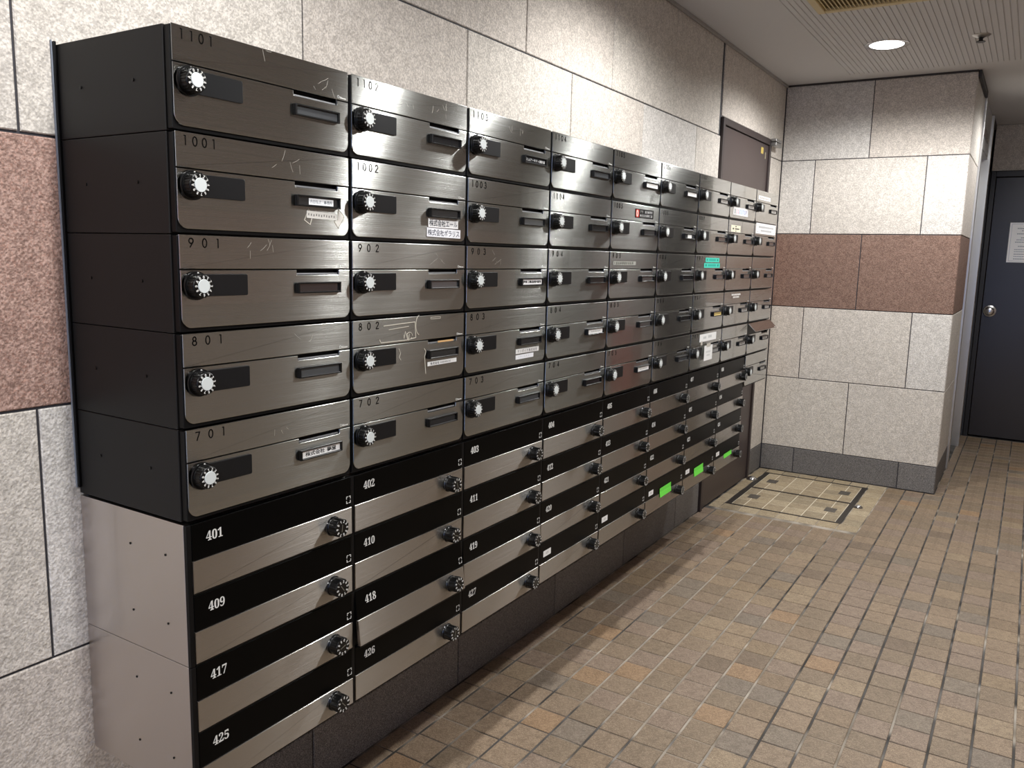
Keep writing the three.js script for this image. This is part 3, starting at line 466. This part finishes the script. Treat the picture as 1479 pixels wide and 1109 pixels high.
// printed pieces: parent, key, x0, x1, y0 (bottom), y1 (top)
function stick(r, c, where, key, x0, x1, y0, y1, name, label, turn = 0, m = stickerM) {
  const o = mesh(name, sheet(key, x1 - x0, y1 - y0), m, boxes[`${r},${c}`][where], [x0, y0, where === 'holder' ? 0.0037 : 0.0001]);
  o.rotation.z = turn; o.userData.label = label; return o;
}
stick(0, 2, 'holder', 'studio', 0.2315, 0.3235, -0.0876, -0.0752, 'name_card', 'black card with white lettering');
stick(1, 0, 'holder', 'office', 0.255, 0.313, -0.0872, -0.0760, 'name_card', 'small white card');
stick(4, 0, 'holder', 'entry3', 0.2312, 0.3240, -0.0878, -0.0750, 'name_card', 'white card with company name');
stick(2, 2, 'holder', 'works', 0.2312, 0.3240, -0.0878, -0.0750, 'name_card', 'white card with bold black lettering');
for (const [r, c] of [[3, 3], [4, 4], [0, 4], [0, 5]]) stick(r, c, 'holder', 'card', 0.2312, 0.3240, -0.0878, -0.0750, 'name_card', 'white card');
stick(1, 5, 'holder', 'halfcard', 0.259, 0.298, -0.0876, -0.0752, 'name_card', 'short white card');
stick(3, 6, 'holder', 'yellow', 0.2312, 0.3240, -0.0878, -0.0750, 'name_card', 'yellow card');
for (const [r, c] of [[0, 6], [0, 7], [0, 8], [3, 7], [4, 7], [4, 8]]) stick(r, c, 'holder', 'grey', 0.24, 0.318, -0.0872, -0.0758, 'name_card', 'grey card');
stick(1, 0, 'door', 'dots', 0.2535, 0.325, -0.1090, -0.0970, 'sticker', 'white strip of small print', -0.02);
stick(1, 1, 'door', 'entry1', 0.2255, 0.3285, -0.1105, -0.0930, 'sticker', 'upper white company sticker', -0.005);
stick(1, 1, 'door', 'entry2', 0.2210, 0.3370, -0.1295, -0.1115, 'sticker', 'lower white company sticker', -0.012);
stick(3, 1, 'door', 'tape802', 0.2265, 0.3285, -0.1060, -0.0970, 'sticker', 'thin white name strip', 0.005);
stick(3, 2, 'door', 'tape803', 0.2140, 0.3240, -0.1112, -0.0994, 'sticker', 'upper white paper strip', 0.0);
stick(3, 2, 'door', 'tape803b', 0.2140, 0.2990, -0.1250, -0.1140, 'sticker', 'lower pale paper strip', 0.005);
stick(1, 4, 'flap', 'black1005', 0.167, 0.309, -0.0395, -0.0125, 'sticker', 'black sticker with red emblem', 0.01);
stick(2, 4, 'flap', 'tape905', 0.025, 0.188, -0.0388, -0.0275, 'sticker', 'grey tape with dark lettering');
stick(0, 7, 'door', 'colour1108', 0.046, 0.247, -0.1240, -0.0920, 'sticker', 'white sticker with coloured letters');
stick(0, 8, 'flap', 'tape1109', 0.028, 0.221, -0.0400, -0.0220, 'sticker', 'white tape');
stick(1, 7, 'flap', 'cream1008', 0.033, 0.159, -0.0470, -0.0195, 'sticker', 'cream sticker');
stick(1, 8, 'flap', 'notice1009', 0.022, 0.343, -0.0410, 0.0050, 'sticker', 'big white notice');
stick(2, 6, 'flap', 'teal1', 0.1115, 0.2710, -0.0255, -0.0085, 'sticker', 'upper teal label');
stick(2, 6, 'flap', 'teal1', 0.0975, 0.2810, -0.0465, -0.0285, 'sticker', 'lower teal label');
stick(3, 7, 'flap', 'white808', 0.094, 0.223, -0.0280, -0.0065, 'sticker', 'clear sticker with white letters', 0, clearM);
{ // arrow-shaped film stickers on box 1001 and old glue on box 802
  const film = phy('#efeee6', 0.35, 0.2), d = boxes['1,0'].door;
  const outline = (pts, w) => merge(ribbon([...pts, pts[0]], w, 0.0002));
  const o = mesh('arrow_sticker', outline([[0.330, -0.091], [0.344, -0.102], [0.329, -0.124], [0.319, -0.112], [0.327, -0.109]], 0.0008), std('#7d765f', 0.5), d, [0, 0, 0.0001]); o.userData.label = 'outline of a film arrow';
  const fs = new THREE.Shape([[0.330, -0.091], [0.344, -0.102], [0.329, -0.124], [0.319, -0.112], [0.327, -0.109]].map(([x, y]) => new THREE.Vector2(x, y)));
  mesh('arrow_film', new THREE.ExtrudeGeometry(fs, { depth: 0.00012, bevelEnabled: false }), film, d);
  mesh('arrow_trace', outline([[0.258, -0.094], [0.249, -0.113], [0.262, -0.120], [0.268, -0.103]], 0.0011), std('#cfcabb', 0.5), d, [0, 0, 0.00005]);
  const f = boxes['3,1'].flap, glue = phy('#d8d3c4', 0.25, 0.3);
  const scribble = (x0, x1, y0, y1, n) => { const pts = []; for (let i = 0; i <= n; i++) pts.push([x0 + (x1 - x0) * i / n + rr(-0.003, 0.003), (i % 2 ? y0 : y1) + rr(-0.004, 0.004)]); return ribbon(pts, 0.0010, 0.00025); };
  mesh('glue_mark', merge([...ribbon([[0.090, -0.014], [0.185, -0.011], [0.188, -0.043], [0.160, -0.046], [0.082, -0.046], [0.078, -0.040]], 0.0016, 0.0003), ...ribbon([[0.105, -0.022], [0.165, -0.019]], 0.0012, 0.0003), ...scribble(0.15, 0.17, -0.045, -0.032, 6), ...ribbon(arc(0.168, -0.038, 0.009, 0.007, 0, 320, 12), 0.0011, 0.0003), ...ribbon(arc(0.20, -0.018, 0.012, 0.02, 100, 260, 8), 0.0014, 0.0003), ...ribbon([[0.237, -0.008], [0.270, -0.008], [0.270, -0.0045], [0.237, -0.0045], [0.237, -0.008]], 0.0009, 0.0003)]), glue, f, [0, 0, 0.00005]).userData.label = 'dried glue of a peeled label';
  mesh('glue_mark', merge([...ribbon([[0.216, -0.068], [0.221, -0.074], [0.217, -0.085], [0.221, -0.120]], 0.0015, 0.0003), ...ribbon([[0.135, -0.062], [0.140, -0.071], [0.136, -0.079], [0.141, -0.085]], 0.0011, 0.0003)]), glue, boxes['3,1'].door, [0, 0, 0.00005]);
  mesh('torn_paper', span(0.262, 0.316, -0.0588, -0.0552, -0.0006, 0.0004), std('#c9a06c', 0.8), boxes['3,1'].door).userData.label = 'strip of torn brown paper';
}
// scratches in the steel
for (const [key, x, y, n] of [['0,0', 0.19, -0.012, 2], ['0,0', 0.30, -0.038, 6], ['1,0', 0.21, -0.028, 5], ['2,0', 0.15, -0.022, 6], ['0,1', 0.15, -0.03, 5], ['0,1', 0.26, -0.03, 6], ['2,1', 0.26, -0.03, 5], ['0,2', 0.20, -0.022, 5], ['2,2', 0.12, -0.03, 6], ['3,0', 0.26, -0.02, 3], ['4,0', 0.2, -0.03, 3]]) {
  const g = [];
  for (let i = 0; i < n; i++) { const a = rr(0.4, 2.6), l = rr(0.006, 0.02), px = x + rr(-0.03, 0.03), py = y + rr(-0.012, 0.012); g.push(...ribbon([[px, py], [px + l * Math.cos(a) * 0.5, Math.max(-0.046, Math.min(-0.003, py + l * Math.sin(a) * 0.4))], [px + l * Math.cos(a), Math.max(-0.047, Math.min(-0.002, py + l * Math.sin(a)))]], 0.00035, 0.00006)); }
  mesh('scratch', merge(g), std('#cfcabf', 0.45, 0.6), boxes[key].flap, [0, 0, 0.00002]);
}
// paper notes taped to box 707
{
  const x = 6 * P, y = TOP - 4 * U;
  const n1 = thing('paper_note', 'white paper slip taped across a letterbox flap above the hanging note', 'note', [x + 0.095, y - 0.038, ZF + 0.0008]);
  const a = mesh('slip', sheet('note707', 0.193, 0.030), stickerM, n1); a.rotation.z = 0.002;
  mesh('tape', span(0.015, 0.035, -0.012, 0.003, 0.0004, 0.0006), phy('#e6e2d8', 0.3, 0, { transmission: 0.4 }), n1);
  const n2 = thing('paper_note', 'small upright white note hanging below the taped slip', 'note', [x + 0.133, y - 0.112, ZF + 0.0085]);
  mesh('slip', sheet('hang707', 0.095, 0.059), stickerM, n2);
  mesh('tape', span(0.025, 0.07, 0.052, 0.066, 0.0004, 0.0006), phy('#e6e2d8', 0.3, 0, { transmission: 0.4 }), n2);
}

// ------------------------------------------------------------------ lower cabinets: 8 columns, two cabinets high, two doors each
const LP = 0.1161, LT = 0.8557, LZ = 0.275;
const Lm = {
  body: rbox(P - 0.0008, 2 * LP - 0.0008, LZ - 0.001, 0.001, P / 2 - 0.002, -LP, LZ / 2 + 0.0005),
  frame: merge([span(-0.0014, 0.0068, -2 * LP + 0.0006, -0.0006, LZ, 0.2822, 0.0008), span(0.0068, 0.3576, -2 * LP + 0.0006, -0.0006, LZ, 0.2765), span(0.0072, 0.3576, -0.0026, -0.0006, 0.2765, 0.2805)]),
  screw: merge([0.138, 0.229].flatMap((z) => [-0.057, -0.171].map((y) => new THREE.CylinderGeometry(0.0019, 0.0019, 0.0012, 10).rotateZ(Math.PI / 2).translate(-0.0021, y, z)))),
  panel: merge([span(0.0072, 0.3586, -0.0600, -0.0005, 0, 0.0058, 0.0014)]),
  strip: plate(roundRect(0.0072, -0.1116, 0.3586, -0.0592, [0.0006, 0.0006, 0.0006, 0.0006]), 0.0005, 0.0078, 0.0011, 3),
  lip: span(0.0075, 0.3582, -0.1150, -0.1122, 0, 0.0062, 0.0008),
  square: merge([[0, 0, 1, 1], [1, 0, -1, 1], [0, 1, 1, -1], [1, 1, -1, -1]].flatMap(([i, j, sx, sy]) => ribbon([[0.3462 + i * 0.0102 + sx * 0.0034, -0.0500 + j * 0.0125], [0.3462 + i * 0.0102, -0.0500 + j * 0.0125], [0.3462 + i * 0.0102, -0.0500 + j * 0.0125 + sy * 0.0042]], 0.0014, 0.0003))),
  knob: (() => {
    const s = new THREE.Shape(), n = 72; for (let i = 0; i <= n; i++) { const a = i / n * Math.PI * 2, r = 0.0168 + 0.0007 * Math.cos(a * 10); s[i ? 'lineTo' : 'moveTo'](r * Math.cos(a), r * Math.sin(a)); }
    return merge([new THREE.ExtrudeGeometry(s, { depth: 0.0165, bevelThickness: 0.0012, bevelSize: 0.0012, bevelOffset: -0.0012, bevelSegments: 2 }).translate(0, 0, 0.0045), new THREE.CylinderGeometry(0.0135, 0.0165, 0.005, 28).rotateX(Math.PI / 2).translate(0, 0, 0.0025)]);
  })(),
  collar: new THREE.CylinderGeometry(0.0182, 0.0188, 0.0014, 30).rotateX(Math.PI / 2).translate(0, 0, 0.0007),
  knobNumerals: ring('0123456789', 0.0127, 0.0050),
  slotLine: span(-0.0068, 0.0068, -0.0008, 0.0008, 0, 0.0004),
};
const tilt = { '2,1': 0.118, '2,2': 0.045, '3,0': 0.006, '0,7': 0.03 };
for (let c = 0; c < 8; c++) for (let h = 0; h < 2; h++) {
  const n0 = 401 + c + 16 * h, n1 = n0 + 8;
  const spot = c === 7 ? 'rightmost' : c === 0 ? 'leftmost' : nth[c] + ' from left', tier = h ? 'bottom tier' : 'upper tier';
  const label = c < 3 ? `two-door mailbox cabinet lettered ${n0} and ${n1}, ${spot} in the ${tier}` : h ? `two-door mailbox cabinet with ${c > 4 ? 'green note and ' : ''}white number label, ${spot} in ${tier}` : `black and steel two-door mailbox cabinet, ${spot} in the ${tier}`;
  const t = thing('mailbox_cabinet', label, 'mailbox', [c * P + 0.002, LT - 2 * LP * h, 0], 'two-door mailbox cabinets under the letterboxes');
  mesh('body', Lm.body, sideSteelM, t); mesh('front_frame', Lm.frame, shellM, t);
  if (c === 0) mesh('screw', Lm.screw, holeM, t);
  for (let k = 0; k < 2; k++) {
    const r = 2 * h + k, num = 401 + c + 8 * r;
    const d = new THREE.Group(); d.name = 'door'; d.position.set(0, -LP * k, 0.2767); t.add(d);
    d.rotation.x = -(tilt[`${r},${c}`] ?? rr(0, 0.004));
    mesh('black_panel', Lm.panel, glossM, d); mesh('steel_strip', Lm.strip, stripM, d); mesh('lower_lip', Lm.lip, blackM, d);
    if (num < 428) mesh('number', serifNumber(String(num)), printM, d, [0, 0, 0.0058]);
    else mesh('number_label', sheet('num' + c, 0.0415, 0.0175), stickerM, d, [c > 4 ? 0.036 : 0.027, -0.0430 - (c > 4 ? 0.004 : 0), 0.0058]).userData.label = 'white paper label';
    mesh('bracket_mark', Lm.square, printM, d, [0, 0, 0.0058]);
    const g = mesh('knob', merge([Lm.knob]), dialM, d, [0.3085, -0.0835, 0.0084]);
    const a = rr(-2, 2);
    g.rotation.z = a;
    mesh('knob_collar', Lm.collar, collarM, d, [0.3085, -0.0835, 0.0078]);
    const nm = mesh('knob_numerals', Lm.knobNumerals, printM, d, [0.3085, -0.0835, 0.0307]); nm.rotation.z = a;
    const sl = mesh('knob_slot', Lm.slotLine, std('#77756c', 0.4, 0.5), d, [0.3085, -0.0835, 0.0307]); sl.rotation.z = a + 0.5;
  }
}
// sticky notes on the last three doors of the bottom row
[[5, 'leftmost and largest-looking green sticky note, beside a knob in the bottom row', 0.136, 0.243, -0.0405], [6, 'middle green sticky note in the bottom row of cabinets', 0.128, 0.232, -0.0405], [7, 'rightmost green sticky note, on the last cabinet', 0.138, 0.243, -0.0555]].forEach(([c, label, x0, x1, y1]) => {
  const t = thing('sticky_note', label, 'sticky note', [c * P + x0, LT - 3 * LP + y1, 0.2845], 'green sticky notes on the bottom row');
  const w = x1 - x0, hgt = c === 7 ? 0.018 : 0.033;
  const top = box(w, hgt * 0.48, 0.0004, w / 2, -hgt * 0.24, 0.0002), low = box(w, hgt * 0.54, 0.0004).translate(w / 2, -hgt * 0.27, 0).rotateX(-0.12).translate(0, -hgt * 0.475, 0.0006);
  mesh('sheet', merge([top, low]), greenM, t).rotation.z = 0.02;
});
// mounting rail at the back of the letterboxes
{
  const t = thing('mounting_rail', 'thin dark metal rail between the stone wall and the letterboxes', 'rail', [-0.0045, 0, 0]);
  mesh('rail', span(0, 0.0042, LT + 0.015, TOP + 0.004, 0.0005, 0.0085, 0.001), shellM, t); mesh('rail_lip', span(-0.0016, -0.0001, LT + 0.015, TOP + 0.006, 0.0005, 0.004), std('#8b93a0', 0.5, 0.4), t);
}

// ------------------------------------------------------------------ ceiling fittings
const glowM = new THREE.MeshStandardMaterial({ color: '#ffffff', emissive: LAMP_COLOR.clone(), emissiveIntensity: 14, roughness: 0.5 });
LAMPS.forEach(([x, z], i) => {
  const t = thing('downlight', i ? `recessed round ceiling downlight outside the picture, ${nth[i]} of the rows` : 'lit round recessed ceiling downlight', 'ceiling light', [x, CEIL, z]);
  const prof = [[0.076, -0.0075], [0.096, -0.0085], [0.098, -0.006], [0.098, -0.0035], [0.078, -0.0035], [0.076, -0.0075]].map(([a, b]) => new THREE.Vector2(a, b));
  mesh('trim_ring', new THREE.LatheGeometry(prof, 40), chromeM, t);
  mesh('lamp', new THREE.SphereGeometry(0.075, 32, 8, 0, Math.PI * 2, Math.PI / 2, Math.PI / 2).scale(1, 0.18, 1).translate(0, -0.0042, 0), glowM, t);
  const l = new THREE.SpotLight(LAMP_COLOR, LAMP_POWER * (i === 2 ? 0.72 : i === 4 ? 0.45 : 1), 0, 1.48, 0.35, 2); l.name = 'downlight_beam'; l.position.set(0, -0.085, 0); l.target.position.set(0, -1, 0); l.castShadow = true; l.shadow.radius = 1.7; t.add(l, l.target);
});
{
  const t = thing('ceiling_vent', 'cream louvred square ceiling vent at the top edge of the picture', 'vent', [2.43, CEIL - 0.004, 0.485]);
  const W = 0.455, cream = std('#cdbb8d', 0.55);
  mesh('frame', merge([span(0, W, -0.018, 0, 0, 0.03, 0.004), span(0, W, -0.018, 0, W - 0.03, W, 0.004), span(0, 0.03, -0.018, 0, 0.03, W - 0.03, 0.004), span(W - 0.03, W, -0.018, 0, 0.03, W - 0.03, 0.004)]), cream, t);
  mesh('back_plate', span(0.03, W - 0.03, -0.003, 0, 0.03, W - 0.03), std('#8d7d58', 0.7), t);
  for (let i = 0; i < 26; i++) { const s = mesh('slat', box(W - 0.06, 0.0015, 0.012), cream, t, [W / 2, -0.011, 0.038 + i * 0.0152]); s.rotation.x = 0.6; }
}
{
  const t = thing('sprinkler_head', 'small chrome and black sprinkler head on the ceiling', 'sprinkler', [3.575, CEIL - 0.004, 1.03]);
  mesh('escutcheon', new THREE.LatheGeometry([[0.012, -0.014], [0.034, -0.006], [0.040, -0.001], [0.040, 0], [0.012, 0]].map(([a, b]) => new THREE.Vector2(a, b)), 32), std('#b9b8b6', 0.3, 0.8), t);
  mesh('deflector', merge([new THREE.CylinderGeometry(0.019, 0.019, 0.003, 24).translate(0, -0.030, 0), new THREE.CylinderGeometry(0.007, 0.01, 0.018, 16).translate(0, -0.021, 0), box(0.003, 0.018, 0.003, 0.013, -0.021, 0), box(0.003, 0.018, 0.003, -0.013, -0.021, 0)]), std('#1b1a1a', 0.35, 0.4), t);
}

// ------------------------------------------------------------------ far notice, and what the steel mirrors from beside the camera
{
  const pc = document.createElement('canvas'); pc.width = 512; pc.height = 384; const p = pc.getContext('2d');
  p.fillStyle = '#f2f2f4'; p.fillRect(0, 0, 512, 384); p.strokeStyle = '#a9b0c4'; p.lineWidth = 3; p.strokeRect(18, 14, 476, 356);
  const rows = [[30, 120, 330, '#6a7080'], [52, 70, 400, '#7d8496'], [74, 110, 300, '#8a90a2'], [104, 70, 420, '#727a8e'], [122, 190, 230, '#c26a72'], [142, 110, 330, '#6f7688'], [162, 70, 380, '#8a90a2'], [184, 60, 420, '#7d8496'], [204, 150, 200, '#cf4f58'], [224, 90, 330, '#8a90a2'], [256, 60, 400, '#9aa0b0'], [276, 60, 390, '#9aa0b0'], [300, 60, 410, '#8a90a2'], [322, 60, 360, '#9aa0b0'], [346, 60, 300, '#8a90a2']];
  for (const [y, x, w, c] of rows) for (let q = x; q < x + w - 10; q += 15) { p.fillStyle = c; p.fillRect(q, y, 11, c === '#cf4f58' ? 13 : 8); }
  const t = new THREE.CanvasTexture(pc); t.colorSpace = THREE.SRGBColorSpace;
  const n = thing('door_notice', 'white printed notice sheet on the far dark door', 'notice', [FAR - 0.0012, 1.315, 1.152]);
  const g = box(0.36, 0.285, 0.0008, -0.18, 0.1425, 0); g.translate(0.36, 0, 0).rotateY(-Math.PI / 2);
  const q = g.attributes.position, uv = g.attributes.uv; for (let i = 0; i < q.count; i++) uv.setXY(i, q.getZ(i) / 0.36, q.getY(i) / 0.285);
  mesh('sheet', g, std('#ffffff', 0.6, 0, { map: t }), n);
}
{
  const b = thing('notice_board', 'framed board with paper notices on the opposite wall, outside the picture', 'notice board', [5.3, 1.05, RIGHT - 0.002]);
  mesh('board', span(-0.6, 0.6, 0, 0.85, -0.02, -0.001, 0.004), std('#8f8a80', 0.7), b);
  mesh('board_frame', merge([span(-0.62, 0.62, -0.02, 0.0, -0.03, 0), span(-0.62, 0.62, 0.85, 0.87, -0.03, 0), span(-0.62, -0.6, 0, 0.85, -0.03, 0), span(0.6, 0.62, 0, 0.85, -0.03, 0)]), std('#4b4845', 0.4, 0.6), b);
  for (const [i, x, y] of [[0, -0.5, 0.5], [1, -0.2, 0.48], [2, 0.12, 0.5], [3, -0.48, 0.1], [4, -0.14, 0.08], [5, 0.2, 0.1]]) mesh('sheet', span(x, x + 0.21, y, y + 0.297, -0.0216, -0.0206), i % 2 ? paperM : std('#e9e6d8', 0.8), b);
}
{
  const f = thing('extinguisher_cabinet', 'red fire extinguisher cabinet by the far wall, outside the picture', 'fire cabinet', [FAR - 0.012, 0.0, 2.36]);
  mesh('case', span(-0.2, 0, 0.0, 0.66, -0.11, 0.11, 0.01), std('#a3261f', 0.4), f);
  mesh('cabinet_door', span(-0.206, -0.201, 0.04, 0.62, -0.09, 0.09, 0.002), std('#b02a22', 0.35), f);
}
renderer.render(scene, camera);
